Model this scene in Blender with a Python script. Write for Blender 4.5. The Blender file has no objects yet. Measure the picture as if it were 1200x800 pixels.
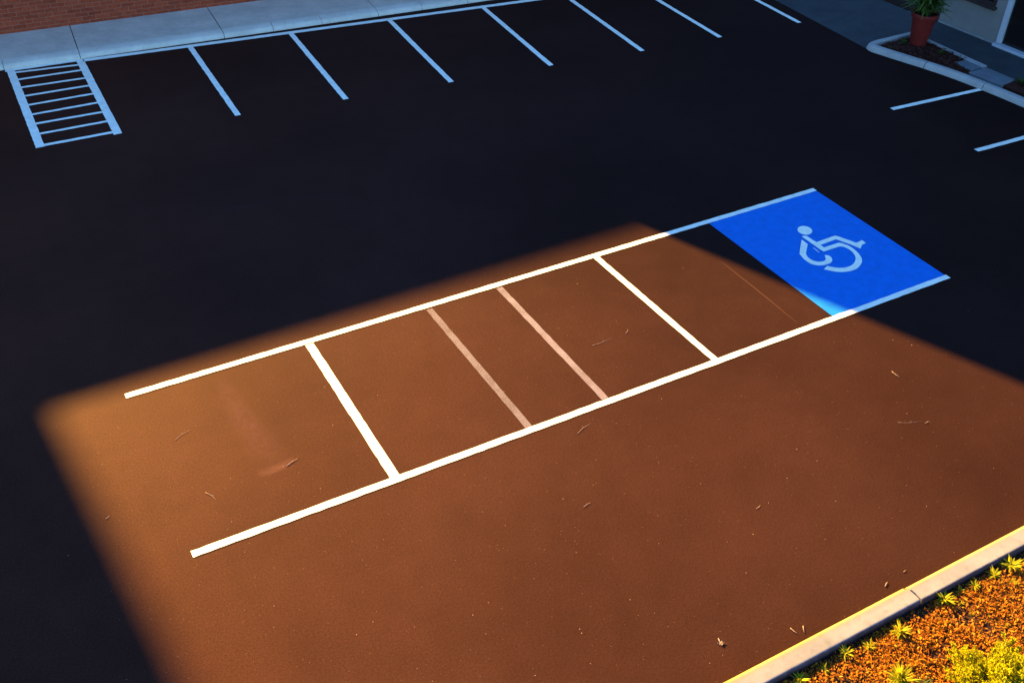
import bpy, bmesh, math, random
from mathutils import Vector, Matrix, noise
random.seed(7)
R = math.radians
sc = bpy.context.scene
col = sc.collection

# ------------------------------------------------------------------ camera
FPX = 1224.2855
HC = 11.717
RX = Vector((0.8717909820, -0.4894669279, 0.0200651457))    # camera right, in world axes
RD = Vector((-0.2848458212, -0.5398120977, -0.7921273618))  # camera down
RF = Vector((0.3985515547, 0.6848540177, -0.6100259278))    # camera forward
CAM = Vector((0, 0, HC))
def G(px, py, z=0.0):
    """the point at height z that the survey photo (1200 x 800) shows at px, py"""
    d = RX*(px-600)/FPX + RD*(py-400)/FPX + RF
    t = (z-HC)/d.z
    return CAM + d*t
cd = bpy.data.cameras.new('camera'); cam = bpy.data.objects.new('camera', cd); col.objects.link(cam)
m = Matrix.Identity(4)
for i in range(3):
    m[i][0] = RX[i]; m[i][1] = -RD[i]; m[i][2] = -RF[i]; m[i][3] = CAM[i]
cam.matrix_world = m
cd.sensor_width = 36; cd.lens = 36*FPX/1200; cd.clip_end = 3000; cd.clip_start = .1
sc.camera = cam

# ------------------------------------------------------------------ light
SUN_EL = R(21.0); SUN_AZ = math.atan2(-0.079, 1.0)
w = bpy.data.worlds.new('World'); sc.world = w; w.use_nodes = True
nt = w.node_tree; nt.nodes.clear()
sky = nt.nodes.new('ShaderNodeTexSky'); sky.sky_type = 'NISHITA'; sky.sun_disc = False
sky.sun_elevation = SUN_EL; sky.sun_rotation = SUN_AZ; sky.ozone_density = 8.0; sky.air_density = 0.95; sky.dust_density = 0.0
bg = nt.nodes.new('ShaderNodeBackground'); bg.inputs[1].default_value = 0.05
wo = nt.nodes.new('ShaderNodeOutputWorld')
nt.links.new(sky.outputs[0], bg.inputs[0]); nt.links.new(bg.outputs[0], wo.inputs[0])
sd = bpy.data.lights.new('sun', 'SUN'); sd.energy = 5.0; sd.angle = R(0.5); sd.color = (1.0, 0.575, 0.125)
so = bpy.data.objects.new('sun', sd); col.objects.link(so)
to_sun = Vector((math.sin(SUN_AZ)*math.cos(SUN_EL), math.cos(SUN_AZ)*math.cos(SUN_EL), math.sin(SUN_EL)))
so.rotation_euler = to_sun.to_track_quat('Z', 'Y').to_euler(); so.location = (0, 60, 40)
sc.view_settings.view_transform = 'Standard'; sc.view_settings.look = 'None'
sc.view_settings.exposure = 3.5; sc.view_settings.gamma = 1.0; sc.view_settings.use_curve_mapping = False
sc.cycles.use_denoising = True
sc.cycles.max_bounces = 6

# ------------------------------------------------------------------ materials
class MatB:
    def __init__(s, name, rough=.8, spec=.3):
        s.m = bpy.data.materials.new(name); s.m.use_nodes = True
        s.t = s.m.node_tree; s.b = s.t.nodes['Principled BSDF']
        s.b.inputs['Roughness'].default_value = rough
        s.b.inputs['Specular IOR Level'].default_value = spec
        s._tc = None
    def n(s, k, **kw):
        x = s.t.nodes.new(k)
        for a, v in kw.items(): setattr(x, a, v)
        return x
    def l(s, a, b): s.t.links.new(a, b)
    def co(s, k='Object'):
        if not s._tc: s._tc = s.n('ShaderNodeTexCoord')
        return s._tc.outputs[k]
    def noise(s, scale, detail=4, rough=.6, vec=None, out='Fac'):
        x = s.n('ShaderNodeTexNoise'); x.inputs['Scale'].default_value = scale
        x.inputs['Detail'].default_value = detail; x.inputs['Roughness'].default_value = rough
        s.l(vec if vec is not None else s.co(), x.inputs['Vector']); return x.outputs[out]
    def ramp(s, src, stops):
        x = s.n('ShaderNodeValToRGB'); e = x.color_ramp.elements
        while len(e) < len(stops): e.new(.5)
        for i, (p, c) in enumerate(stops):
            e[i].position = p; e[i].color = (c[0], c[1], c[2], 1) if not isinstance(c, (int, float)) else (c, c, c, 1)
        s.l(src, x.inputs[0]); return x.outputs[0]
    def mix(s, fac, a, b, mode='MIX'):
        x = s.n('ShaderNodeMix', data_type='RGBA', blend_type=mode)
        for v, i in ((fac, 0), (a, 6), (b, 7)):
            if isinstance(v, (int, float)): x.inputs[i].default_value = v
            elif isinstance(v, tuple): x.inputs[i].default_value = (*v, 1)
            else: s.l(v, x.inputs[i])
        return x.outputs[2]
    def math(s, op, a, b=0.0, clamp=False):
        x = s.n('ShaderNodeMath', operation=op); x.use_clamp = clamp
        for v, i in ((a, 0), (b, 1)):
            if isinstance(v, (int, float)): x.inputs[i].default_value = v
            else: s.l(v, x.inputs[i])
        return x.outputs[0]
    def color(s, v):
        if isinstance(v, tuple): s.b.inputs['Base Color'].default_value = (*v, 1)
        else: s.l(v, s.b.inputs['Base Color'])
    def bump(s, h, strength=.3, dist=.01):
        x = s.n('ShaderNodeBump'); x.inputs['Strength'].default_value = strength; x.inputs['Distance'].default_value = dist
        s.l(h, x.inputs['Height']); s.l(x.outputs[0], s.b.inputs['Normal'])

ASPH = (.0305, .0122, .0087)
def asphalt_color(q):
    """fresh dark asphalt: fine stone grain over broad, uneven sealing"""
    grain = q.noise(95, 3, .75)
    big = q.noise(.22, 5, .55)
    mid = q.noise(1.7, 5, .6)
    c = q.ramp(grain, [(.28, (.0135, .0052, .0042)), (.5, ASPH), (.70, (.058, .0232, .0165))])
    c = q.mix(1.0, c, q.ramp(q.noise(30, 6, .8), [(.3, .64), (.7, 1.38)]), 'MULTIPLY')
    c = q.mix(1.0, c, q.ramp(big, [(.3, .80), (.7, 1.14)]), 'MULTIPLY')
    c = q.mix(1.0, c, q.ramp(mid, [(.25, .90), (.75, 1.10)]), 'MULTIPLY')
    # broad gradient: browner and lighter towards the left and far end of the lot
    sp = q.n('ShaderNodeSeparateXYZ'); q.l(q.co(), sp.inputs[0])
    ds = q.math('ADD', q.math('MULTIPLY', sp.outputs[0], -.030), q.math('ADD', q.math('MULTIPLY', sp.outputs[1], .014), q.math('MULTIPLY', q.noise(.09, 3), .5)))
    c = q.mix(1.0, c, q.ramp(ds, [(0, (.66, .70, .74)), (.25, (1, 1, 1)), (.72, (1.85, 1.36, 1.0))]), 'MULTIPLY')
    # tiny pale stone chips showing here and there
    v = q.n('ShaderNodeTexVoronoi'); v.inputs['Scale'].default_value = 26; q.l(q.co(), v.inputs['Vector'])
    chip = q.math('LESS_THAN', v.outputs['Distance'], .12)
    rare = q.math('GREATER_THAN', q.n_sep(v.outputs['Color']), .965)
    c = q.mix(q.math('MULTIPLY', chip, rare), c, (.16, .085, .05))
    return c, grain
def n_sep(q, c):
    x = q.n('ShaderNodeSeparateColor'); q.l(c, x.inputs[0]); return x.outputs[0]
MatB.n_sep = n_sep

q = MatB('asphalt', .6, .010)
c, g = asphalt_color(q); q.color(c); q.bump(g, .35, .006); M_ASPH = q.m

def paint_mat(name, base, wear=.5, dark=.6, spec=.25):
    q = MatB(name, .65, spec)
    g = q.noise(70, 4, .7); b = q.noise(5, 5, .65)
    f = q.math('MULTIPLY', q.ramp(g, [(.60, 0), (.80, 1)]), q.ramp(b, [(.45, 0), (.75, 1)]))
    f = q.math('MULTIPLY', f, wear)
    c = q.mix(f, base, tuple(x*dark for x in base))
    c = q.mix(1.0, c, q.ramp(b, [(.3, .84), (.7, 1.06)]), 'MULTIPLY')
    q.color(c); q.bump(q.noise(95, 3, .75), .2, .004)
    return q.m
M_WHITE = paint_mat('white_road_paint', (.88, .85, .66))
M_BLUE = paint_mat('blue_road_paint', (.004, .145, .53), .4, .8, .07)
M_SYMB = paint_mat('pale_symbol_paint', (.90, .88, .66), .4, .85)

def worn_mat(name, col_, lo, hi):
    q = MatB(name, .8, .12)
    a, g = asphalt_color(q)
    f = q.math('ADD', q.math('MULTIPLY', q.noise(38, 6, .85), .62), q.math('MULTIPLY', q.noise(1.6, 4, .6), .38))
    f = q.ramp(f, [(.40, lo), (.57, hi)])
    q.color(q.mix(f, a, col_)); q.bump(g, .3, .006); return q.m
M_WORN = worn_mat('worn_road_paint', (.125, .112, .16), .15, .85)
M_WORN2 = worn_mat('half_worn_road_paint', (.145, .128, .18), .35, .95)

def conc(name, base, vary=.25, spec=.2, stain=.0):
    q = MatB(name, .85, spec)
    g = q.noise(60, 5, .7); b = q.noise(1.6, 5, .6); s_ = q.noise(6, 6, .65)
    c = q.mix(1.0, base, q.ramp(g, [(.25, 1-vary*.6), (.75, 1+vary*.5)]), 'MULTIPLY')
    c = q.mix(1.0, c, q.ramp(b, [(.3, 1-vary), (.7, 1+vary*.6)]), 'MULTIPLY')
    if stain: c = q.mix(q.math('MULTIPLY', q.ramp(s_, [(.52, 0), (.72, 1)]), stain), c, tuple(x*.45 for x in base))
    q.color(c); q.bump(g, .35, .006); return q
M_CONC = conc('pale_concrete', (.60, .49, .355), .16, stain=.3).m
M_KERB = conc('kerb_concrete', (.62, .53, .40), .14, stain=.25).m
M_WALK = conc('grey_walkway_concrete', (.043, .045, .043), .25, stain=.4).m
M_CURB2 = conc('island_kerb_concrete', (.36, .33, .28), .15, stain=.3).m
M_STONE = conc('stone_slab', (.14, .15, .15), .2).m

# weathered near kerb, its colour yellower towards the road-side arris (object y is measured across the kerb)
q = conc('weathered_kerb', (.17, .175, .20), .2, .1, stain=.4)
sep = q.n('ShaderNodeSeparateXYZ'); q.l(q.co(), sep.inputs[0])
wob = q.math('MULTIPLY', q.math('SUBTRACT', q.noise(9, 4, .7), .5), .035)
e = q.math('ADD', sep.outputs[1], wob)
band = q.ramp(e, [(.0, 1), (.11, 0)])
# ramp position is the distance in metres from the road edge
basecol = q.b.inputs['Base Color'].links[0].from_socket
KC = q.mix(q.math('MULTIPLY', band, .9), basecol, (.19, .155, .02)); KQ = q
M_NEARKERB = q.m

q = MatB('red_brick', .9, .15)
sep = q.n('ShaderNodeSeparateXYZ'); q.l(q.co(), sep.inputs[0])
cmb = q.n('ShaderNodeCombineXYZ'); q.l(sep.outputs[0], cmb.inputs[0]); q.l(sep.outputs[2], cmb.inputs[1])
br = q.n('ShaderNodeTexBrick'); q.l(cmb.outputs[0], br.inputs['Vector'])
br.inputs['Scale'].default_value = 1; br.inputs['Brick Width'].default_value = .38; br.inputs['Row Height'].default_value = .122
br.inputs['Mortar Size'].default_value = .009; br.inputs['Mortar Smooth'].default_value = .3; br.inputs['Bias'].default_value = -.1
br.inputs['Color1'].default_value = (.34, .056, .020, 1); br.inputs['Color2'].default_value = (.23, .037, .015, 1); br.inputs['Mortar'].default_value = (.33, .11, .055, 1)
c = q.mix(1.0, br.outputs['Color'], q.ramp(q.noise(7, 5, .7), [(.3, .75), (.7, 1.2)]), 'MULTIPLY')
q.color(c); q.bump(q.math('SUBTRACT', q.math('MULTIPLY', q.noise(40), .3), br.outputs['Fac']), .6, .012); M_BRICK = q.m

def plain(name, base, rough=.7, spec=.3, vary=.15, scale=8):
    q = MatB(name, rough, spec)
    q.color(q.mix(1.0, base, q.ramp(q.noise(scale, 5, .65), [(.3, 1-vary), (.7, 1+vary)]), 'MULTIPLY'))
    q.bump(q.noise(scale*8), .15, .004); return q.m
M_RENDER = plain('pale_render', (.20, .18, .15), .9, .2, .1, 3)
M_TRIM = plain('pale_trim', (.42, .42, .41), .6, .3, .06)
M_PLINTH = plain('plinth_render', (.25, .23, .2), .9, .1)
M_DARKFR = plain('dark_brown_frame', (.035, .018, .013), .6, .3)
M_GLASS = plain('dark_glass', (.010, .007, .006), .12, .4, .3, 2)
M_ROOF = plain('grey_roof', (.08, .08, .085), .9, .2)
M_PANEL = plain('facade_panel', (.26, .24, .22), .8, .2)
M_POT = plain('terracotta', (.16, .012, .007), .75, .25, .18, 5)
M_SOIL = plain('dark_soil', (.030, .015, .009), .95, .05, .4, 14)
M_SOIL2 = plain('reddish_bark', (.055, .018, .012), .95, .05, .5, 25)
M_TWIG = plain('dry_twig', (.32, .25, .20), .9, .1, .3, 30)
M_STEM = plain('woody_stem', (.06, .04, .02), .9, .1)

def isl(name, cols, rough=.7, spec=.25, trans=0.0):
    """each leaf or chip takes its own tint"""
    q = MatB(name, rough, spec)
    gm = q.n('ShaderNodeNewGeometry')
    k = len(cols)
    q.color(q.ramp(gm.outputs['Random Per Island'], [(i/(k-1), c) for i, c in enumerate(cols)]))
    if trans:
        tr = q.n('ShaderNodeBsdfTranslucent'); mx = q.n('ShaderNodeMixShader'); mx.inputs[0].default_value = trans
        src = q.b.inputs['Base Color'].links[0].from_socket
        q.l(src, tr.inputs[0]); q.l(q.b.outputs[0], mx.inputs[1]); q.l(tr.outputs[0], mx.inputs[2])
        q.l(mx.outputs[0], q.t.nodes['Material Output'].inputs[0])
    return q.m
M_MULCH = isl('bark_mulch', [(.12, .028, .006), (.42, .17, .013), (.26, .074, .008), (.54, .29, .022), (.17, .042, .007), (.46, .20, .013), (.34, .10, .01)], .85, .1, .45)
M_BARK = isl('dark_bark', [(.035, .010, .007), (.06, .018, .012), (.09, .03, .018), (.045, .013, .009)], .9, .1)
M_TUFT = isl('yellow_green_leaf', [(.22, .25, .010), (.36, .34, .012), (.28, .30, .010)], .6, .1, .5)
M_TUFTG = isl('green_leaf', [(.03, .06, .008), (.06, .09, .010), (.045, .075, .01)], .6, .2, .3)
M_SHRUB = isl('conifer_spray', [(.22, .25, .006), (.42, .41, .008), (.32, .33, .007), (.50, .44, .010)], .6, .1, .5)
M_PALM = isl('potted_leaf', [(.03, .07, .006), (.10, .17, .014), (.06, .11, .01)], .5, .4, .25)
M_DRYLEAF = isl('litter_fleck', [(.22, .14, .09), (.42, .32, .24), (.12, .07, .05)], .9, .1)

# ------------------------------------------------------------------ mesh helpers
class MB:
    def __init__(s): s.v = []; s.f = []
    def poly(s, pts):
        i = len(s.v); s.v += [tuple(p) for p in pts]; s.f.append(tuple(range(i, i+len(pts))))
    def box(s, a, b):
        x0, y0, z0 = a; x1, y1, z1 = b; i = len(s.v)
        s.v += [(x0,y0,z0),(x1,y0,z0),(x1,y1,z0),(x0,y1,z0),(x0,y0,z1),(x1,y0,z1),(x1,y1,z1),(x0,y1,z1)]
        s.f += [tuple(i+k for k in f) for f in ((0,3,2,1),(4,5,6,7),(0,1,5,4),(1,2,6,5),(2,3,7,6),(3,0,4,7))]
    def prism(s, pts, z0, z1):
        """pts counter-clockwise in plan"""
        n = len(pts); i = len(s.v)
        a = sum(pts[k][0]*pts[(k+1) % n][1]-pts[(k+1) % n][0]*pts[k][1] for k in range(n))
        if a < 0: pts = pts[::-1]
        s.v += [(p[0], p[1], z0) for p in pts] + [(p[0], p[1], z1) for p in pts]
        s.f.append(tuple(i+n+k for k in range(n))); s.f.append(tuple(i+n-1-k for k in range(n)))
        for k in range(n): s.f.append((i+k, i+(k+1) % n, i+n+(k+1) % n, i+n+k))
    def sweep(s, rings, closed_ring=False, caps=True):
        n = len(rings[0]); i = len(s.v)
        for r in rings: s.v += [tuple(p) for p in r]
        for a in range(len(rings)-1):
            for k in range(n if closed_ring else n-1):
                k2 = (k+1) % n
                s.f.append((i+a*n+k, i+a*n+k2, i+(a+1)*n+k2, i+(a+1)*n+k))
        if caps:
            s.f.append(tuple(i+k for k in range(n-1, -1, -1)))
            j = i+(len(rings)-1)*n; s.f.append(tuple(j+k for k in range(n)))
    def tube(s, pts, radii, seg=6):
        rings = []
        for k, p in enumerate(pts):
            p = Vector(p); d = (Vector(pts[min(k+1, len(pts)-1)])-Vector(pts[max(k-1, 0)])).normalized()
            u = d.cross(Vector((0, 0, 1)) if abs(d.z) < .9 else Vector((1, 0, 0))).normalized(); v = d.cross(u)
            rings.append([p+(u*math.cos(t)+v*math.sin(t))*radii[k] for t in [2*math.pi*a/seg for a in range(seg)]])
        s.sweep(rings, True)
    def lathe(s, prof, seg=40, c=(0, 0, 0)):
        rings = [[(c[0]+r*math.cos(t), c[1]+r*math.sin(t), c[2]+z) for t in [2*math.pi*a/seg for a in range(seg)]] for r, z in prof]
        s.sweep(rings, True)
    def build(s, name, mat, parent=None, smooth=False, fix=True):
        me = bpy.data.meshes.new(name); me.from_pydata(s.v, [], s.f); me.update()
        if fix:
            bm = bmesh.new(); bm.from_mesh(me)
            ng = [f for f in bm.faces if len(f.verts) > 4]
            if ng: bmesh.ops.triangulate(bm, faces=ng)
            bmesh.ops.recalc_face_normals(bm, faces=bm.faces); bm.to_mesh(me); bm.free()
        if smooth: me.polygons.foreach_set('use_smooth', [True]*len(me.polygons))
        o = bpy.data.objects.new(name, me); col.objects.link(o); me.materials.append(mat)
        if parent is not None: o.parent = parent
        return o
def tag(o, label=None, cat=None, group=None, kind=None):
    for k, v in (('label', label), ('category', cat), ('group', group), ('kind', kind)):
        if v: o[k] = v
    return o
def empty(name, loc, rz=0):
    o = bpy.data.objects.new(name, None); col.objects.link(o); o.location = loc; o.rotation_euler = (0, 0, rz); return o
def bevel(o, wd=.01, seg=2):
    b = o.modifiers.new('bevel', 'BEVEL'); b.width = wd; b.segments = seg; b.limit_method = 'ANGLE'; return o

# ------------------------------------------------------------------ ground
b = MB(); b.poly([(-350, -350, 0), (350, -350, 0), (350, 350, 0), (-350, 350, 0)])
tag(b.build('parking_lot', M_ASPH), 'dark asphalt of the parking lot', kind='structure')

# ------------------------------------------------------------------ painted lines
Z1, Z2, Z3 = .004, .008, .012
def ragged(a, bb, wd, z, seed, amp=.005):
    """a painted stripe from a to bb with slightly uneven edges"""
    rr = random.Random(seed); d = (bb-a); L = d.length; d.normalize(); nrm = Vector((-d.y, d.x, 0))
    n = max(2, int(L/.12)); top = []; bot = []
    for k in range(n+1):
        p = a+d*(L*k/n)
        top.append(p+nrm*(wd/2+rr.uniform(-amp, amp))); bot.append(p-nrm*(wd/2+rr.uniform(-amp, amp)))
    mb = MB(); i = 0
    mb.v = [(p.x, p.y, z) for pr in zip(top, bot) for p in pr]
    mb.f = [(2*k, 2*k+1, 2*k+3, 2*k+2) for k in range(n)]
    return mb
def line(p0, p1, wd, z, label, group=None, mat=None, seed=0, cat='painted line', name='painted_line'):
    a = G(*p0); bb = G(*p1)
    return tag(ragged(a, bb, wd, z, seed).build(name, mat or M_WHITE, fix=False), label, cat, group)

GB = 'lines of the middle row of bays'
line((147, 464.3), (955, 222.3),   .13, Z2, 'long white line along the far side of the middle row of bays', GB, seed=1)
line((225, 649.5), (1111, 324.0), .13, Z2, 'long white line along the near side of the middle row, facing the near kerb', GB, seed=2)
def cross(p0, p1, wd, label, mat, seed):
    a = G(*p0); bb = G(*p1); d = (bb-a).normalized()
    return tag(ragged(a+d*.07, bb-d*.07, wd, Z1, seed).build('painted_line', mat, fix=False), label, 'painted line', GB)
cross((361, 401), (465, 562), .155, 'bright white line dividing the bays, beside the pale scuff on the sunlit asphalt', M_WHITE, 3)
cross((501, 360), (622, 503), .13, 'more worn of the two faded pinkish lines, brownest at its middle', M_WORN, 4)
cross((583, 335), (712, 470), .13, 'paler of the two faded pinkish lines in the sunlit bays', M_WORN2, 5)
cross((697, 300), (841, 424), .13, 'bright white dividing line closest to the blue accessible panel', M_WHITE, 6)

# blue accessible bay
bay = empty('accessible_bay_marking', G(960, 300)); org = bay.location.copy()
tag(bay, 'bright blue painted bay with a pale wheelchair symbol', 'bay marking')
def L0(p): return Vector((p.x-org.x, p.y-org.y, p.z-org.z))
b = MB()
cs = [G(831, 262), G(954, 222), G(1109.5, 324), G(976, 371)]
nn = 24
edge = []
for k in range(4):
    a, c_ = cs[k], cs[(k+1) % 4]
    for t in range(nn): edge.append(a.lerp(c_, t/nn))
b.poly([(p.x-org.x, p.y-org.y, Z1) for p in edge]); b.build('blue_panel', M_BLUE, bay)
def S(x, y): return (910+x/8, 240+y/8)
def smooth(pts, flags):
    out = []
    n = len(pts)
    for k in range(n):
        p0, p1, p2, p3 = pts[(k-1) % n], pts[k], pts[(k+1) % n], pts[(k+2) % n]
        if flags[k] and flags[(k+1) % n]:
            for t in (0, .25, .5, .75):
                out.append(tuple(.5*((2*p1[j])+(-p0[j]+p2[j])*t+(2*p0[j]-5*p1[j]+4*p2[j]-p3[j])*t*t+(-p0[j]+3*p1[j]-3*p2[j]+p3[j])*t**3) for j in (0, 1)))
        else: out.append(p1)
    return out
sym = MB()
hd = [(265+70*math.cos(t)*math.cos(.17)-40*math.sin(t)*math.sin(.17), 242+70*math.cos(t)*math.sin(.17)+40*math.sin(t)*math.cos(.17)) for t in [2*math.pi*k/32 for k in range(32)]]
body = [(235,300,0),(252,294,0),(280,293,0),(345,335,0),(375,352,0),(545,292,0),(575,297,0),(742,357,0),(765,352,0),(800,333,0),(838,360,0),(800,378,0),(787,413,0),(742,395,0),
        (695,375,0),(557,326,0),(412,378,0),(445,402,0),(580,358,0),(612,362,0),(668,382,1),(728,420,1),(775,467,1),(800,515,1),(790,560,1),(752,600,1),(692,623,1),(612,632,1),(530,626,1),(443,606,0),
        (475,575,0),(545,590,1),(632,592,1),(695,573,1),(732,538,1),(740,495,1),(716,452,1),(672,416,1),(625,396,1),(590,393,0),(442,440,0),(415,425,0)]
hook = [(235,328,0),(292,370,0),(274,462,0),(292,492,1),(332,520,1),(380,534,1),(420,535,1),(447,527,1),(462,513,1),(456,494,1),(450,474,0),(482,475,1),(512,495,1),(522,521,1),(508,545,1),(472,560,1),(428,569,1),(370,568,1),(310,549,1),(252,507,1),(215,463,0),(222,400,0)]
sliv = [(338,403,0),(348,405,0),(402,446,0),(392,446,0)]
for sh in (hd, smooth([p[:2] for p in body], [p[2] for p in body]), smooth([p[:2] for p in hook], [p[2] for p in hook]), [p[:2] for p in sliv]):
    sym.poly([(lambda p: (p.x-org.x, p.y-org.y, Z2))(G(*S(*p))) for p in sh])
sym.build('wheelchair_symbol', M_SYMB, bay)

# far row of bays
GF = 'stall lines of the far row'
line((97, 71.3), (640, -1.5), .19, Z2, 'long white line running along the foot of the far kerb', GF, seed=10)
far = [((222, 54), (279, 135.5), 'white stall line ending beside the hatched box'),
       ((340, 38.5), (405.5, 116.5), 'second white stall line out from the hatched box'),
       ((456, 23.5), (529, 96.5), 'third white stall line out from the hatched box'),
       ((566, 9), (646, 77), 'fourth white stall line out from the hatched box, cut where the kerb line leaves view'),
       ((655, -10), (753, 60), 'fifth white stall line out from the hatched box'),
       ((752, -11), (844, 44), 'white stall line second from the grey walkway'),
       ((850, -19), (937, 27), 'short-looking white stall line next to the grey walkway')]
for i, (p0, p1, lb) in enumerate(far): line(p0, p1, .15, Z1, lb, GF, seed=20+i)
# hatched box
hx = empty('hatched_marking', G(75, 120)); org2 = hx.location.copy()
tag(hx, 'white ladder-striped no-parking box against the far kerb', 'hatched marking')
def hpart(name, p0, p1, wd, z, seed):
    a, bb = G(*p0), G(*p1)
    return ragged(L2(a), L2(bb), wd, z, seed).build(name, M_WHITE, hx, fix=False)
def L2(p): return p-org2
hpart('border_line', (12, 82), (47.5, 173), .2, Z2, 31); hpart('border_line', (93.5, 70.5), (138.5, 157.5), .2, Z2, 32)
hpart('border_line', (6, 83.5), (97, 70.2), .14, Z1, 33)
lft = [(345, 60), (378, 78), (415, 95), (455, 112), (498, 127), (542, 146), (585, 162), (632, 183), (686, 200)]
rgt = [(305, 372), (330, 380), (367, 398), (402, 416), (440, 436), (482, 456), (525, 484), (568, 508), (620, 530)]
for k in range(9):
    hpart('stripe', ((lft[k][1]-14)/4, (lft[k][0]-1)/4), ((rgt[k][1]+8)/4, (rgt[k][0]-1)/4), .105 if k < 8 else .12, Z1, 40+k)
GR = 'stall lines by the island kerb'
line((1045, 128), (1151, 104.5), .14, Z1, 'white stall line meeting the island kerb in front of the potted plant', GR, seed=61)
line((1144, 176.5), (1260, 145), .14, Z1, 'white stall line running out under the island kerb, nearer the blue panel', GR, seed=62)

# ------------------------------------------------------------------ far sidewalk, kerb and brick building (frame turned about 5.4 degrees)
K0 = G(0, 83); K1 = G(447, 19)
ang = math.atan2(K1.y-K0.y, K1.x-K0.x)
ux = Vector((math.cos(ang), math.sin(ang), 0)); uy = Vector((-math.sin(ang), math.cos(ang), 0))
def loc(p): d = p-K0; return d.dot(ux), d.dot(uy)
zs = .16
wall_d = sum(loc(G(*p, zs))[1] for p in ((0, 40), (80, 30), (240, 10)))/3
ridge_d = .36
cuts = sorted(loc(G(x, y, zs))[0] for x, y in ((85, 40), (250, 20), (440, 10)))
pitch = (cuts[2]-cuts[0])/2
cuts = [cuts[0]-pitch*k for k in (3, 2, 1)]+cuts+[cuts[2]+pitch*k for k in (1, 2)]
FAR_END = 24.2
sw = empty('sidewalk', K0, ang); tag(sw, 'pale concrete sidewalk below the brick wall', kind='structure')
for a, c_ in zip(cuts[:-1], cuts[1:]):
    if a > FAR_END: continue
    mb = MB(); mb.box((a+.011, ridge_d+.006, -.05), (min(c_, FAR_END)-.011, wall_d, zs)); bevel(mb.build('slab', M_CONC, sw), .012)
kb = empty('kerb', K0, ang); tag(kb, 'pale rolled concrete kerb of the far sidewalk', kind='structure')
extra = [loc(G(x, y))[0] for x, y in ((5, 82), (320, 36), (377, 28), (495, 12), (549, 5))]
kc = sorted(cuts+extra)
prof = [(0, -.05), (.0, .035), (.05, .10), (.10, .128), (.17, .142), (.25, zs-.004), (.34, zs+.002), (ridge_d, zs), (ridge_d, -.05)]
for a, c_ in zip(kc[:-1], kc[1:]):
    if a > FAR_END or c_-a < .1: continue
    c_ = min(c_, FAR_END); mb = MB(); g_ = .010 if a in cuts else .006
    mb.sweep([[(x, y, z) for y, z in prof] for x in (a+g_, c_-.006)], True)
    bevel(mb.build('kerb_stone', M_KERB, kb), .008)
mb = MB(); mb.box((cuts[0], .02, -.06), (FAR_END, wall_d+.05, .06)); mb.build('joint_bed', M_SOIL, sw)

bo = G(0, 40, zs); bl = loc(bo)
base = K0+uy*wall_d
brick = empty('brick_building', (base.x, base.y, 0), ang)
tag(brick, 'red brick building rising behind the far sidewalk', 'building')
mb = MB(); mb.box((-30, 0, 0), (24, 4.4, 5.2)); mb.box((-30, 4.4, 0), (9, 11, 5.199)); mb.build('wall', M_BRICK, brick)
mb = MB(); mb.box((-30.1, -.06, 5.203), (24.1, 4.46, 5.45)); mb.box((-30.1, 4.463, 5.203), (9.1, 11.1, 5.447)); mb.build('coping', M_TRIM, brick)
mb = MB(); mb.box((-29.7, .3, 5.453), (23.7, 4.1, 5.5)); mb.build('roof', M_ROOF, brick)

# taller building behind and beside it: these give the lot its long shadows
te = math.tan(SUN_EL); sa = -0.079
def cast(p, yplane):
    """where the ray from ground point p to the sun meets the plane y = yplane: (x, height)"""
    dy = yplane-p.y; return p.x+sa*dy, math.hypot(dy, sa*dy)*te
A = G(70, 500); Bc = G(222, 800); C = G(760, 268); D = G(1200, 452); Mid = G(400, 377)
YB = 47.0
xa, ha = cast(G(70, 478), YB); xm, hm = cast(Mid, YB); xc, hc = cast(G(700, 284), YB)
blk = empty('office_block', (xa, YB, 0)); tag(blk, 'long office block beyond the brick building', 'building')
mb = MB(); mb.prism([(-60, 0), (xc-xa+50, 0), (xc-xa+50, 14), (-60, 14)], 0, 3); 
sl = (hc-ha)/(xc-xa)
mb = MB(); x0, x1 = -50, 50
mb.sweep([[(x0, 0, 0), (x0, 14, 0), (x0, 14, ha+sl*0), (x0, 0, ha)], [(0, 0, 0), (0, 14, 0), (0, 14, ha), (0, 0, ha)], [(x1, 0, 0), (x1, 14, 0), (x1, 14, ha+sl*x1), (x1, 0, ha+sl*x1)]], True)
mb.build('wall', M_PANEL, blk)
YT = 90.0
xt, ht = cast(A, YT); xt2, ht2 = cast(Bc, YT)
tow = empty('tower_block', (xt, YT, 0)); tag(tow, 'tall tower block far beyond the brick building', 'building')
mb = MB(); ts = (xt2-xt)/(ht2-ht); e0 = -ts*ht; e1 = ts*(42-ht); mb.sweep([[(-70, 0, 0), (e0, 0, 0), (e0+16*sa-.2, 16, 0), (-70, 16, 0)], [(-70, 0, 42), (e1, 0, 42), (e1+16*sa-.2, 16, 42), (-70, 16, 42)]], True); mb.build('wall', M_PANEL, tow)
YG = 38.0
x1, h1 = cast(C, YG); x2, h2 = cast(D, YG)
gab = empty('gabled_hall', (x1, YG, 0)); tag(gab, 'steep roofed hall beside the brick building', 'building')
k = (h2-h1)/(x2-x1); top = 15.5
xx0 = -.4; xx = (top-h1)/k
P_ = [(xx0, 0), (50, 0), (50, top), (xx, top), (xx0, h1+k*xx0)]
mb = MB(); mb.sweep([[(x, 0, z) for x, z in P_], [(x, 10, z) for x, z in P_]], True); mb.build('wall', M_PANEL, gab)

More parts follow.
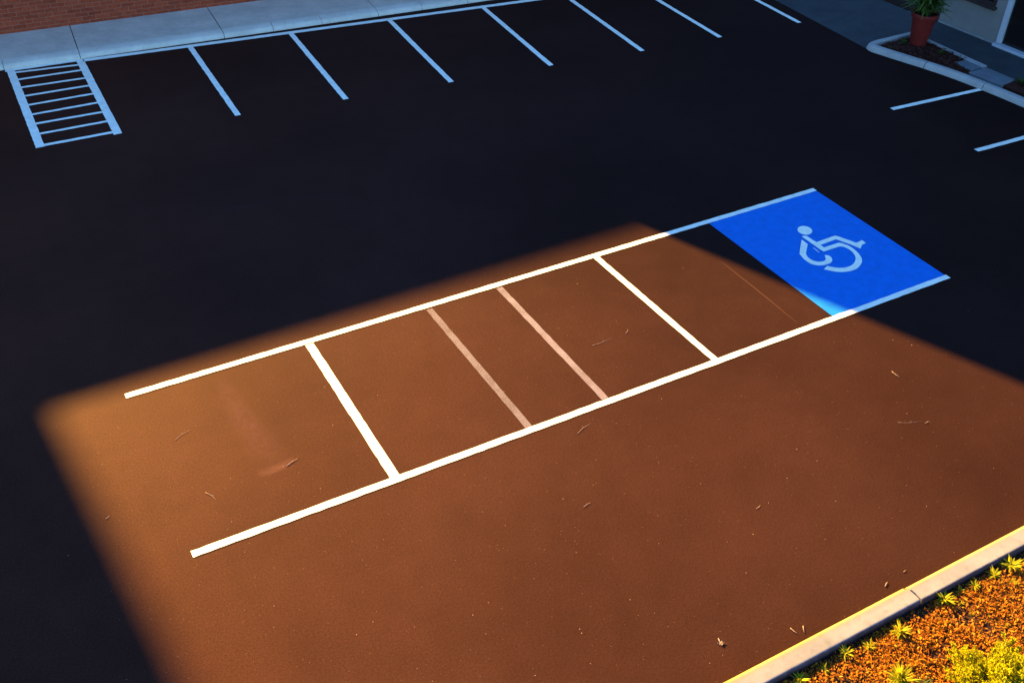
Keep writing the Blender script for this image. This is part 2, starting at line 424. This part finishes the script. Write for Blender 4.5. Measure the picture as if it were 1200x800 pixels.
# ------------------------------------------------------------------ right-hand walkway, island and pale building
def flat(name, pts, z0, z1, mat, parent=None, o=Vector((0, 0, 0)), bv=None):
    mb = MB(); mb.prism([(p.x-o.x, p.y-o.y) for p in pts], z0, z1); r = mb.build(name, mat, parent)
    if bv: bevel(r, bv)
    return r
ZW = .02
wk = [G(1015, 56.5, ZW), G(960, 27, ZW), G(905, -2, ZW), G(880, -15, ZW)]
d_ = (wk[-1]-wk[0]).normalized(); wk.append(wk[0]+d_*9)
far_r = Vector((34, wk[-1].y, 0)); 
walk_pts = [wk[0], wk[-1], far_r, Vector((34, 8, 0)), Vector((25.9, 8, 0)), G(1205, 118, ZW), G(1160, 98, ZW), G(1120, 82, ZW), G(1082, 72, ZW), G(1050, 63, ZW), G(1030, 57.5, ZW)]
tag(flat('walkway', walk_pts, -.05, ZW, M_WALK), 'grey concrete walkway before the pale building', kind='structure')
# kerb of the island: a swept profile, rounded nose
outer = [G(1072, 40.5), G(1050, 45.5), G(1034, 49.5), G(1022, 52.5), G(1016, 55), G(1015.5, 57.5), G(1021, 61), G(1033, 65), G(1050, 70.5), G(1082, 80.5), G(1117, 92.5), G(1150, 105.5), G(1200, 126.5), G(1262, 156)]
def resample(pts, per=5):
    out = []
    for i in range(len(pts)-1):
        p0 = pts[max(i-1, 0)]; p1 = pts[i]; p2 = pts[i+1]; p3 = pts[min(i+2, len(pts)-1)]
        for t in [j/per for j in range(per)]:
            out.append(.5*((2*p1)+(p2-p0)*t+(2*p0-5*p1+4*p2-p3)*t*t+(3*p1-p0-3*p2+p3)*t**3))
    out.append(pts[-1]); return out
path = resample(outer)
nrm = []
for i, p in enumerate(path):
    d = (path[min(i+1, len(path)-1)]-path[max(i-1, 0)]).normalized(); nrm.append(Vector((-d.y, d.x, 0)))
kprof = [(0, -.05), (.0, .02), (.035, .115), (.075, .155), (.20, .160), (.235, .15), (.245, -.05)]
ik = empty('kerb', (0, 0, 0)); tag(ik, 'rounded concrete kerb of the planted island', kind='structure')
def seg(i0, i1, e0, e1):
    mb = MB(); rings = []
    for i in range(i0, i1+1):
        p = path[i].copy()
        if i == i0 and e0: p += (path[i+1]-path[i]).normalized()*.011
        if i == i1 and e1: p -= (path[i]-path[i-1]).normalized()*.011
        rings.append([(p+nrm[i]*o_)+Vector((0, 0, z)) for o_, z in kprof])
    mb.sweep(rings, True); return mb.build('kerb_stone', M_CURB2, ik)
j = [0, 45, 55, len(path)-1]
for a, c_ in zip(j[:-1], j[1:]): seg(a, c_, a > 0, c_ < len(path)-1)

ZP = .11
inner = [path[i]+nrm[i]*.235 for i in range(2, len(path))]
def upto(px): return [p for p in inner if True]
# island soil
isl_pts = [G(1072, 43, ZP), G(1033, 52.5, ZP), G(1036, 54.5, ZP), G(1055, 61, ZP), G(1082, 71.5, ZP), G(1108, 80, ZP), G(1134, 88, ZP), G(1137, 83, ZP), G(1121, 72, ZP), G(1134, 70, ZP), G(1086, 48.5, ZP)]
bed2 = flat('planting_bed', isl_pts, 0, ZP, M_SOIL2); tag(bed2, 'dark bark bed of the small island', kind='structure')
# edging, stone slab and ramp
tag(flat('stone_edging', [G(1084, 47, .14), G(1089, 46.2, .14), G(1157, 77, .14), G(1151, 78.5, .14)], 0, .14, M_CURB2, bv=.012), 'narrow pale stone edging between bark bed and grey walkway', 'edging')
tag(flat('stone_slab', [G(1119.5, 73, .15), G(1130, 70.6, .15), G(1151, 79, .15), G(1138, 82.5, .15)], 0, .15, M_STONE, bv=.012), 'blue-grey stone slab lying at the end of the bark bed', 'stone slab')
tag(flat('concrete_ramp', [G(1135, 84.5, .15), G(1156, 79, .15), G(1190, 93, .15), G(1174, 99.5, .15)], 0, .15, M_STONE, bv=.02), 'flat concrete ramp panel joining island kerb and grey walkway', 'ramp')
b3 = flat('planting_bed', [G(1176, 100, ZP), G(1192, 94, ZP), G(1235, 112, ZP), G(1235, 126, ZP), G(1200, 110, ZP)], 0, ZP, M_SOIL2); tag(b3, 'second dark bark bed past the ramp', kind='structure')
b4 = flat('planting_bed', [G(1034, -1, .05), G(1062, 10.5, .05), G(1101, 25, .05), G(1103, 20, .05), G(1110, -2, .05), G(1080, -20, .05), G(1000, -16, .05)], 0, .05, M_SOIL); tag(b4, 'dark soil bed beside the pale building', kind='structure')
# chips on those beds
def in_poly(x, y, P):
    c = False; n = len(P)
    for i in range(n):
        a, b_ = P[i], P[i-1]
        if (a.y > y) != (b_.y > y) and x < (b_.x-a.x)*(y-a.y)/(b_.y-a.y)+a.x: c = not c
    return c
def flake(mb, p, s, rr, tilt=1.0):
    yaw = rr.uniform(0, 6.283); t = rr.gauss(0, .55)*tilt; t2 = rr.gauss(0, .55)*tilt
    M = Matrix.Rotation(yaw, 3, 'Z') @ Matrix.Rotation(t, 3, 'X') @ Matrix.Rotation(t2, 3, 'Y')
    a = s*rr.uniform(.7, 1.4); w_ = s*rr.uniform(.3, .6); bend = s*rr.uniform(-.25, .35)
    i = len(mb.v)
    for q_ in ((-a, -w_*.5, 0), (0, -w_, bend), (a, -w_*.3, 0), (a, w_*.3, 0), (0, w_, bend), (-a, w_*.5, 0)):
        mb.v.append(tuple(p+M @ Vector(q_)))
    mb.f += [(i, i+1, i+4, i+5), (i+1, i+2, i+3, i+4)]
def scatter(P, n, z, s, rr, cond=None):
    mb = MB(); xs = [p.x for p in P]; ys = [p.y for p in P]; k = 0
    while k < n:
        x, y = rr.uniform(min(xs), max(xs)), rr.uniform(min(ys), max(ys))
        if in_poly(x, y, P): flake(mb, Vector((x, y, z+rr.uniform(0, s*.8))), s, rr); k += 1
    return mb
rr = random.Random(3)
tag(scatter(isl_pts, 1500, ZP+.005, .035, rr).build('bark_mulch', M_BARK, fix=False), 'dark reddish bark chips on the island bed', kind='stuff')

# pale building
c0 = G(1100, 25.5, ZW); c1 = G(1200, 66, ZW)
bang = math.atan2(c1.y-c0.y, c1.x-c0.x)
pb = empty('pale_building', (c0.x, c0.y, 0), bang); tag(pb, 'pale rendered building with a dark glazed doorway', 'building')
bx = Vector((math.cos(bang), math.sin(bang), 0)); by = Vector((-math.sin(bang), math.cos(bang), 0))   # by points into the building (away from the lot)
def bloc(p): d = p-c0; return d.dot(bx), d.dot(by)
def on_wall(px, py, depth=0.0):
    """x along the wall and height of what is seen at px, py on the wall's face"""
    d = RX*(px-600)/FPX + RD*(py-400)/FPX + RF; pl = c0+by*depth
    t = (pl-CAM).dot(by)/d.dot(by); p = CAM+d*t; return (p-c0).dot(bx), p.z
xd0 = bloc(G(1171, 51, ZW))[0]; HB = 7.0
xd1 = xd0+2.6
wx0, wz = on_wall(1167, 8)
mb = MB(); WB = 2.9
wl = wx0-2.0
mb.box((0, 0, 0), (wl, .3, HB)); mb.box((wl, 0, 0), (wx0, .3, wz)); mb.box((wl, 0, wz+1.3), (wx0, .3, HB)); mb.box((wx0, 0, 0), (xd0, .3, HB)); mb.box((xd0, 0, 2.5), (xd1, .3, HB)); mb.box((xd1, 0, 0), (14, .3, HB))
mb.box((0, .3, 0), (.3, 9, HB)); mb.box((13.7, .3, 0), (14, 9, HB)); mb.box((.3, 8.7, 0), (13.7, 9, HB))
mb.build('wall', M_RENDER, pb)
mb = MB(); mb.box((-.2, -.25, HB+.002), (14.2, 9.2, HB+.25)); mb.build('roof', M_ROOF, pb)
mb = MB(); mb.box((-.02, -.03, 0), (xd0-.02, -.002, .07)); bevel(mb.build('plinth', M_PLINTH, pb), .01)
dr = MB(); dr.box((xd0+.002, -.03, .1), (xd0+.16, .12, 2.48)); dr.box((xd1-.16, -.03, .1), (xd1-.002, .12, 2.48)); dr.box((xd0+.162, -.03, 2.34), (xd1-.162, .12, 2.48))
df = bevel(dr.build('door_frame', M_TRIM, pb), .012)
mb = MB(); mb.box((xd0-.015, -.16, 0), (xd1+.02, .2, .095)); bevel(mb.build('threshold', M_TRIM, pb), .012)
mb = MB(); mb.box((xd0+.165, .06, .1), (xd1-.165, .10, 2.335)); dg = mb.build('door', M_GLASS, pb)
mb = MB(); mb.box((xd0+1.2, .0, .95), (xd0+1.24, .058, 1.35)); mb.build('handle', M_TRIM, dg)
wf = MB(); wf.box((wl+.002, -.05, wz+.002), (wl+.09, .08, wz+1.298)); wf.box((wx0-.09, -.05, wz+.002), (wx0-.002, .08, wz+1.298)); wf.box((wl+.092, -.05, wz+.002), (wx0-.092, .08, wz+.09)); wf.box((wl+.092, -.05, wz+1.21), (wx0-.092, .08, wz+1.298))
wo_ = wf.build('window', M_DARKFR, pb)
mb = MB(); mb.box((wl+.094, .02, wz+.092), (wx0-.094, .04, wz+1.208)); mb.build('pane', M_GLASS, wo_)
mb = MB(); mb.box((wl-.08, -.14, wz-.09), (wx0+.07, -.004, wz-.002)); bevel(mb.build('sill', M_DARKFR, wo_), .01)

# ------------------------------------------------------------------ plants
def blade(mb, base, dirv, L, wd, droop, n=4, fold=.0):
    d = dirv.normalized(); side = d.cross(Vector((0, 0, 1)))
    side = side.normalized() if side.length > 1e-4 else Vector((1, 0, 0))
    i = len(mb.v); p = base.copy()
    for k in range(n+1):
        t = k/n; wv = wd*(math.sin(math.pi*(.12+.88*t))**.7 if t < 1 else .02)
        mb.v.append(tuple(p-side*wv)); mb.v.append(tuple(p+side*wv))
        d = (d+Vector((0, 0, -droop/n))).normalized(); p = p+d*(L/n)
    mb.f += [(i+2*k, i+2*k+1, i+2*k+3, i+2*k+2) for k in range(n)]
# big red pot with a spiky plant
pc = G(1075, 52, ZP)
pot = empty('plant_pot', (pc.x, pc.y, ZP+.004)); tag(pot, 'tall red terracotta plant pot standing in the island bed', 'plant pot')
mb = MB(); mb.lathe([(.02, 0), (.22, 0), (.235, .02), (.335, .80), (.345, .815), (.37, .815), (.38, .83), (.39, .94), (.38, .955), (.355, .955), (.345, .86), (.02, .85)], 48); mb.build('pot_body', M_POT, pot, True)
mb = MB(); mb.lathe([(.005, .90), (.338, .90), (.338, .862), (.005, .862)], 32); mb.build('soil', M_SOIL, pot)
pl = empty('potted_plant', (pc.x, pc.y, ZP+.90)); tag(pl, 'spiky green plant growing in the tall red pot', 'plant')
rr = random.Random(5); lm = MB()
for k in range(520):
    a = rr.uniform(0, 6.283); e_ = rr.uniform(.15, 1.45); h_ = rr.uniform(.06, .85); r0 = rr.uniform(0, .26)
    base_ = Vector((math.cos(a)*r0, math.sin(a)*r0, h_))
    blade(lm, base_, Vector((math.cos(a)*math.cos(e_), math.sin(a)*math.cos(e_), math.sin(e_))), rr.uniform(.35, .72), rr.uniform(.014, .028), rr.uniform(.4, 1.1))
lm.build('foliage', M_PALM, pl, fix=False)
sm = MB()
for k in range(5):
    a = k*1.3; sm.tube([(math.cos(a)*.08, math.sin(a)*.08, -.03), (math.cos(a)*.12, math.sin(a)*.12, .35), (math.cos(a)*.2, math.sin(a)*.2, .75)], [.03, .024, .012])
sm.build('stem', M_STEM, pl)

def tuft(p, size, n, label, mat, seed, group, name='weed_tuft', up=.6, bw=1.0):
    rr = random.Random(seed); t = empty(name, p); tag(t, label, 'weed', group); mb = MB()
    for k in range(n):
        a = rr.uniform(0, 6.283); e_ = rr.uniform(.15, 1.3)
        blade(mb, Vector((rr.gauss(0, .012), rr.gauss(0, .012), rr.uniform(0, size*.25))), Vector((math.cos(a)*math.cos(e_), math.sin(a)*math.cos(e_), math.sin(e_)*up+.15)), size*rr.uniform(.6, 1.1), size*rr.uniform(.05, .09)*bw, rr.uniform(.2, .9), 3)
    mb.build('leaves', mat, t, fix=False); 
    s_ = MB(); s_.tube([(0, 0, -.03), (.003, .0, size*.3)], [.006, .004], 5); s_.build('stem', M_STEM, t)
    return t
GI = 'small plants in the island bed'
for (x, y, s_, lb, sd_) in ((1058, 52, .22, 'small green weed at the foot of the red pot', 1), (1102, 63.5, .2, 'small yellowish weed in the middle of the island bark bed', 2), (1043, 57, .1, 'tiny weed just inside the rounded nose of the island kerb', 3), (1196, 99, .3, 'low green weed in the bark bed past the ramp', 4)):
    tuft(G(x, y, ZP), s_, 26, lb, M_TUFTG, 70+sd_, GI)

# ------------------------------------------------------------------ near kerb, mulch and shrubs
KZ = .15
yf = (G(850, 799, KZ).y+G(1060, 687, KZ).y+G(1200, 611, KZ).y)/3
yb = (G(900, 798.5, KZ).y+G(990, 755, KZ).y+G(1078.5, 702.5, KZ).y)/3
W_ = yf-yb
# shade of the kerb's bed side, painted into its colour as dark brown
KQ.color(KQ.mix(KQ.ramp(e, [(W_-.03, 0), (W_-.004, .9)]), KC, (.04, .020, .016)))
jx = [G(1020+x/12, 660+y/12, KZ) for x, y in ((455, 320), (520, 388), (545, 358), (620, 418), (702, 502))]
nk = empty('kerb', (0, yf, 0)); nk.rotation_euler = (0, 0, 0); nk.scale = (1, 1, 1)
tag(nk, 'weathered near kerb with yellow-edged arris', kind='structure')
# object y is measured from the road edge towards the bed, so flip
nk.rotation_euler = (0, 0, math.pi)
def fx(d):
    """the crooked joint: x as a function of the distance across the kerb"""
    ds = [max(0, yf-p.y) for p in jx]; xs = [p.x for p in jx]
    for k in range(len(ds)-1):
        if ds[k] <= d <= ds[k+1] or ds[k+1] <= d <= ds[k]:
            if abs(ds[k+1]-ds[k]) < 1e-5: continue
            return xs[k]+(xs[k+1]-xs[k])*(d-ds[k])/(ds[k+1]-ds[k])
    return xs[0] if d < ds[0] else xs[-1]
kp = [(0.0, -.05), (.0, .095), (.006, .120), (.017, .138), (.034, .147), (.055, .1505)]
n_ = 14
kp += [(.055+(W_-.04-.055)*k/n_, .1505) for k in range(1, n_+1)]
kp += [(W_-.018, .1485), (W_-.005, .141), (W_, .125), (W_+.004, -.05)]
def near_seg(xa, xb, ja, jb):
    mb = MB(); N = max(2, int((xb-xa)/.1)); rings = []
    for k in range(N+1):
        t = k/N; ring = []
        for d, z in kp:
            dd = min(max(d, 0), W_)
            s0 = fx(dd)+.014 if ja else xa; s1 = fx(dd)-.012 if jb else xb
            x = s0+(s1-s0)*t
            wv = noise.noise(Vector((x*1.3, d*6, z*3)))*.003+noise.noise(Vector((x*7, d*20, 3)))*.0015
            ring.append((-x, d+(0 if ja == jb else (.006 if ja else -.004))+wv, z+wv*.6))
        rings.append(ring)
    mb.sweep(rings, True); o = mb.build('kerb_stone', M_NEARKERB, nk, True); o.data.set_sharp_from_angle(angle=R(38)); return o
mb = MB(); mb.box((-fx(.1)-.2, .05, -.05), (-fx(.1)+.2, W_-.05, .05)); mb.build('joint_filler', M_SOIL, nk)
near_seg(-2, 9.8, False, True); near_seg(9.8, 22, True, False)

YBED = yb-.012
# soil: an uneven sheet
mb = MB(); NX, NY = 90, 36; X0, X1, Y0, Y1 = 4.0, 17.0, 1.6, YBED
def soil_z(x, y): return .055+.03*noise.noise(Vector((x*1.1, y*1.1, 0)))+.018*noise.noise(Vector((x*5, y*5, 4)))-.02*max(0, 1-(YBED-y)/.15)
for j_ in range(NY+1):
    for i_ in range(NX+1):
        x = X0+(X1-X0)*i_/NX; y = Y0+(Y1-Y0)*j_/NY; mb.v.append((x, y, soil_z(x, y)))
mb.f = [(j_*(NX+1)+i_, j_*(NX+1)+i_+1, (j_+1)*(NX+1)+i_+1, (j_+1)*(NX+1)+i_) for j_ in range(NY) for i_ in range(NX)]
tag(mb.build('planting_bed', M_SOIL, None, True), 'dark soil of the planted bed by the near kerb', kind='structure')
rr = random.Random(11); mb = MB(); k = 0
while k < 64000:
    x = rr.uniform(6.6, 14.2); y = YBED-.01-(YBED-2.9)*rr.random()
    den = noise.noise(Vector((x*2.2, y*2.2, 9)))+.5*noise.noise(Vector((x*6, y*6, 2)))
    edge_ = (YBED-y)/.10
    if rr.random() > min(1, .80+den*1.1) or rr.random() > edge_+.15: k += 1; continue
    s_ = rr.choice((.011, .015, .020, .028))
    flake(mb, Vector((x, y, soil_z(x, y)+rr.uniform(.002, .035))), s_, rr, 1.25); k += 1
tag(mb.build('bark_mulch', M_MULCH, fix=False), 'orange-brown bark mulch covering the sunlit bed', kind='stuff')

GW = 'weeds along the near kerb'
tf = [(938, 796, .13, 22, 'feathery weed at the lower end of the kerb foot, cut by the frame edge'),
      (966, 784, .09, 14, 'small upright weed second from the lower end of the kerb foot'),
      (990, 765, .125, 16, 'star-shaped bright weed at the kerb foot with open leaves'),
      (1018, 757, .11, 20, 'loose weed beside the star-shaped one along the kerb foot'),
      (1054, 741, .15, 24, 'bushy weed below the kerb joint, set out from the kerb shade'),
      (1106, 702, .165, 26, 'large bright weed rosette just past the kerb joint'),
      (1125, 691, .08, 12, 'tiny weed rosette in the kerb shade past the large one'),
      (1142, 687, .095, 14, 'small weed rosette midway between the tiny one and the bushy pair'),
      (1164, 674, .125, 20, 'yellow-green weed leaning out of the kerb shade, first of the far bushy pair'),
      (1185, 663, .17, 30, 'widest yellow-green weed at the far end of the kerb foot'),
      (1188, 682, .08, 12, 'small round weed out in the mulch below the widest one'),
      (1126, 706, .06, 10, 'tiny yellow sprout in mulch near the large bright rosette'),
      (1180, 731, .06, 10, 'tiny yellow sprout alone in the middle of the mulch'),
      (1139, 719, .05, 9, 'smallest pale sprout in the mulch below the kerb joint')]
for i, (x, y, s_, n, lb) in enumerate(tf):
    p = G(x, y, .07); p.z = soil_z(p.x, p.y); 
    if p.y > YBED-.04: p.y = YBED-.04
    tuft(p, s_*1.1, int(n*1.7), lb, M_TUFT, 100+i, GW)
def clump(px, py, size, n, label, mat, seed):
    p = G(px, py, .07); p.z = soil_z(p.x, p.y); tuft(p, size, n, label, mat, seed, 'spiky clumps at the front of the bed', 'leafy_clump', 1.1, .5)
clump(1054, 800, .27, 130, 'spiky yellow-green clump at the bottom edge of the mulch bed', M_TUFT, 201)
clump(1079, 805, .20, 36, 'small dark green clump between the spiky one and the shrub', M_TUFTG, 202)

# feathery conifer shrub
sc_ = G(1168, 822, .07); sh = empty('conifer_shrub', (sc_.x, sc_.y, soil_z(sc_.x, sc_.y)))
tag(sh, 'feathery yellow-green conifer shrub in the corner of the mulch bed', 'shrub')
rr = random.Random(21); fm = MB(); bm_ = MB()
def scale_leaf(mb, p, d, s, rr):
    side = d.cross(Vector((rr.gauss(0, 1), rr.gauss(0, 1), rr.gauss(0, 1)))).normalized()
    i = len(mb.v)
    for q_ in (p-side*s*.14, p+d*s*.5-side*s*.24, p+d*s*1.25, p+d*s*.5+side*s*.24, p+side*s*.14): mb.v.append(tuple(q_))
    mb.f.append((i, i+1, i+2, i+3, i+4))
def spray(p, d, L, lvl):
    n = max(3, int(L/.028)); pts = []; q_ = p.copy(); dd = d.copy()
    bend = Vector((rr.gauss(0, .03), rr.gauss(0, .03), rr.uniform(-.02, .035)))
    for k in range(n):
        pts.append(q_.copy()); dd = (dd+bend).normalized(); q_ = q_+dd*(L/n)
        t = k/n
        if lvl < 2 and t > .18 and rr.random() < .85:
            sd_ = dd.cross(Vector((rr.gauss(0, .35), rr.gauss(0, .35), 1))).normalized()*rr.choice((-1, 1))
            spray(q_.copy(), (dd*1.0+sd_*.62+Vector((0, 0, .05))).normalized(), L*(.36 if lvl == 0 else .34)*(1.1-t*.85), lvl+1)
        if lvl > 0 or t > .5:
            for j_ in range(3):
                scale_leaf(fm, q_+Vector((rr.gauss(0, .003),)*3), (dd+Vector((rr.gauss(0, .32), rr.gauss(0, .32), rr.gauss(0, .32)))).normalized(), rr.uniform(.018, .034), rr)
    if lvl == 0: bm_.tube(pts, [.009*(1-k/n)+.002 for k in range(n)], 5)
for k in range(90):
    a = k*2.39996+rr.uniform(-.2, .2); e_ = rr.uniform(.3, 1.3)
    spray(Vector((0, 0, .03)), Vector((math.cos(a)*math.cos(e_), math.sin(a)*math.cos(e_), math.sin(e_))).normalized(), rr.uniform(.5, .8), 0)
fm.build('foliage', M_SHRUB, sh, fix=False); bm_.build('branches', M_STEM, sh)

# ------------------------------------------------------------------ twigs, scuffs and litter on the asphalt
def twig(p0, p1, r, label, seed, bendy=.05, group='twigs fallen on the asphalt'):
    rr = random.Random(seed); a = G(*p0); b_ = G(*p1); d = b_-a; L = d.length; nrm_ = Vector((-d.y, d.x, 0)).normalized(); n = 6
    bb = rr.choice((-1, 1))*bendy
    o = a.copy(); pts = []; rad = []
    for k in range(n+1):
        t = k/n; off = math.sin(math.pi*t)*bb*L+rr.gauss(0, .008)*L
        pts.append(Vector((d.x*t, d.y*t, r+.002+.3*r*math.sin(math.pi*t)))+nrm_*off); rad.append(.55*r*(1-.55*t))
    mb = MB(); mb.tube(pts, rad, 6)
    q_ = pts[3]; mb.tube([q_, q_+d*.12+nrm_*L*.1*-rr.choice((-1, 1))+Vector((0, 0, r))], [r*.3, r*.15], 5)
    t_ = mb.build('twig', M_TWIG, None, True); t_.location = o
    return tag(t_, label, 'twig', group)
tw = [((336, 546), (349, 537.5), .008, 'pale twig at the end of the scuff smear'),
      ((241, 577), (253, 585.5), .006, 'thin pale twig between the scuff smear and the near white line end'),
      ((205, 516), (222, 504), .004, 'hair-thin twig near the shadow corner above the scuff'),
      ((124, 608), (128, 604.5), .007, 'tiny twig close to the blurred shadow edge'),
      ((694, 405), (716, 396), .004, 'long hair-thin twig between faded line and bright line'),
      ((733, 391), (736, 386), .006, 'tiny bent twig beside the long hair-thin one'),
      ((677, 508), (691, 497), .005, 'thin twig lying just below the near white line'),
      ((684, 594), (692, 589), .006, 'short twig alone on the open sunlit asphalt'),
      ((886, 596), (891, 592), .006, 'short pale twig on the open asphalt towards the near kerb'),
      ((926, 736), (934, 742), .009, 'slanting one of two twigs lying near the near kerb'),
      ((941, 733.5), (942.5, 741), .009, 'straight one of two twigs lying near the near kerb'),
      ((1037, 687), (1040, 682), .009, 'curled twig close to the kerb joint'),
      ((1058.5, 670), (1061, 668), .007, 'tiny twig next to the yellow kerb edge beyond the joint'),
      ((1045, 435.5), (1054, 442), .008, 'pale twig on sunlit asphalt near the blue panel shadow'),
      ((1052, 495), (1079, 493.5), .003, 'long hair-thin twig on open asphalt right of the bays'),
      ((1084, 496), (1089, 494), .007, 'short pale twig at the tip of a long hair-thin one')]
for i, (a, b_, r, lb) in enumerate(tw): twig(a, b_, r, lb, 300+i)
# small crumpled leaf
p = G(845, 754); mb = MB(); rr = random.Random(8)
for k in range(9): flake(mb, Vector((rr.gauss(0, .022), rr.gauss(0, .022), .008+rr.random()*.02)), .022, rr, 1.2)
lf = mb.build('dry_leaf', M_DRYLEAF, fix=False); lf.location = p; tag(lf, 'crumpled dry leaf alone on the asphalt near the kerb', 'leaf')
# litter flecks
rr = random.Random(9); mb = MB()
for k in range(380):
    px, py = rr.uniform(60, 1190), rr.uniform(290, 800)
    p = G(px, py, .003); 
    if p.y < yf+.05: continue
    s_ = rr.choice((.003, .004, .005, .008))
    flake(mb, p+Vector((0, 0, .004)), s_, rr, .4)
tag(mb.build('leaf_litter', M_DRYLEAF, fix=False), 'tiny dry flecks strewn over the asphalt', kind='stuff')

# pale scuffs and seams worn into the surface: thin sheets whose wear breaks up at the edges
def scuff_mat(name, colr, amt, lo=.40, hi=.75):
    q = MatB(name, .9, .05); a, g_ = asphalt_color(q)
    uv = q.co('UV'); s3 = q.n('ShaderNodeSeparateXYZ'); q.l(uv, s3.inputs[0])
    def fall(o, pw):
        x = q.math('MULTIPLY', q.math('SUBTRACT', 1.0, o), o); return q.math('POWER', q.math('MULTIPLY', x, 4.0, True), pw)
    f = q.math('MULTIPLY', fall(s3.outputs[1], 1.2), fall(s3.outputs[0], .6))
    n1 = q.ramp(q.noise(9, 6, .75), [(lo, 0), (hi, 1)]); n2 = q.ramp(q.noise(80, 3, .7), [(.35, .2), (.65, 1)])
    f = q.math('MULTIPLY', q.math('MULTIPLY', f, n1), q.math('MULTIPLY', n2, amt))
    q.color(colr); tr = q.n('ShaderNodeBsdfTransparent'); mx = q.n('ShaderNodeMixShader')
    q.l(f, mx.inputs[0]); q.l(tr.outputs[0], mx.inputs[1]); q.l(q.b.outputs[0], mx.inputs[2]); q.l(mx.outputs[0], q.t.nodes['Material Output'].inputs[0])
    return q.m
M_SCUFF = scuff_mat('pale_scuff', (.14, .065, .06), .45, .36, .66)
M_SMEAR = scuff_mat('pale_smear', (.15, .07, .06), .6, .25, .6)
M_SEAM = scuff_mat('pale_seam', (.15, .075, .06), .55, .15, .5)
def strip(pts, wd, mat, label, cat, z, name, group=None):
    P = resample([G(*p) for p in pts], 6); mb = MB(); n = len(P); uvs = []
    for k, p in enumerate(P):
        d = (P[min(k+1, n-1)]-P[max(k-1, 0)]).normalized(); nr = Vector((-d.y, d.x, 0)); w_ = wd if isinstance(wd, (int, float)) else wd[0]+(wd[1]-wd[0])*k/(n-1)
        mb.v += [tuple(p-nr*w_/2+Vector((0, 0, z))), tuple(p+nr*w_/2+Vector((0, 0, z)))]
    mb.f = [(2*k, 2*k+2, 2*k+3, 2*k+1) for k in range(n-1)]
    o = mb.build(name, mat, fix=False); uv = o.data.uv_layers.new(name='UVMap')
    for poly in o.data.polygons:
        for li in poly.loop_indices:
            vi = o.data.loops[li].vertex_index; uv.data[li].uv = ((vi//2)/(n-1), vi % 2)
    return tag(o, label, cat, group)
strip([(258, 440), (275, 475), (295, 505), (322, 545)], (.35, .75), M_SCUFF, 'long pale tyre scuff across the sunlit end bay', 'scuff mark', .0022, 'scuff_mark')
strip([(302, 556), (318, 551), (332, 545), (346, 538)], .22, M_SMEAR, 'short pale smear at the foot of the tyre scuff', 'scuff mark', .0030, 'scuff_mark')
strip([(843, 305), (885, 338), (935, 379)], .03, M_SEAM, 'hair-thin pale seam in the asphalt beside the blue panel', 'seam', .0022, 'asphalt_seam')

M_FAINT = scuff_mat('faint_crack', (.05, .04, .05), .6, .2, .6)
strip([(204, 259), (260, 246), (330, 235), (420, 224)], .05, M_FAINT, 'faint long crack in the shaded asphalt below the far row', 'crack', .0022, 'asphalt_crack')
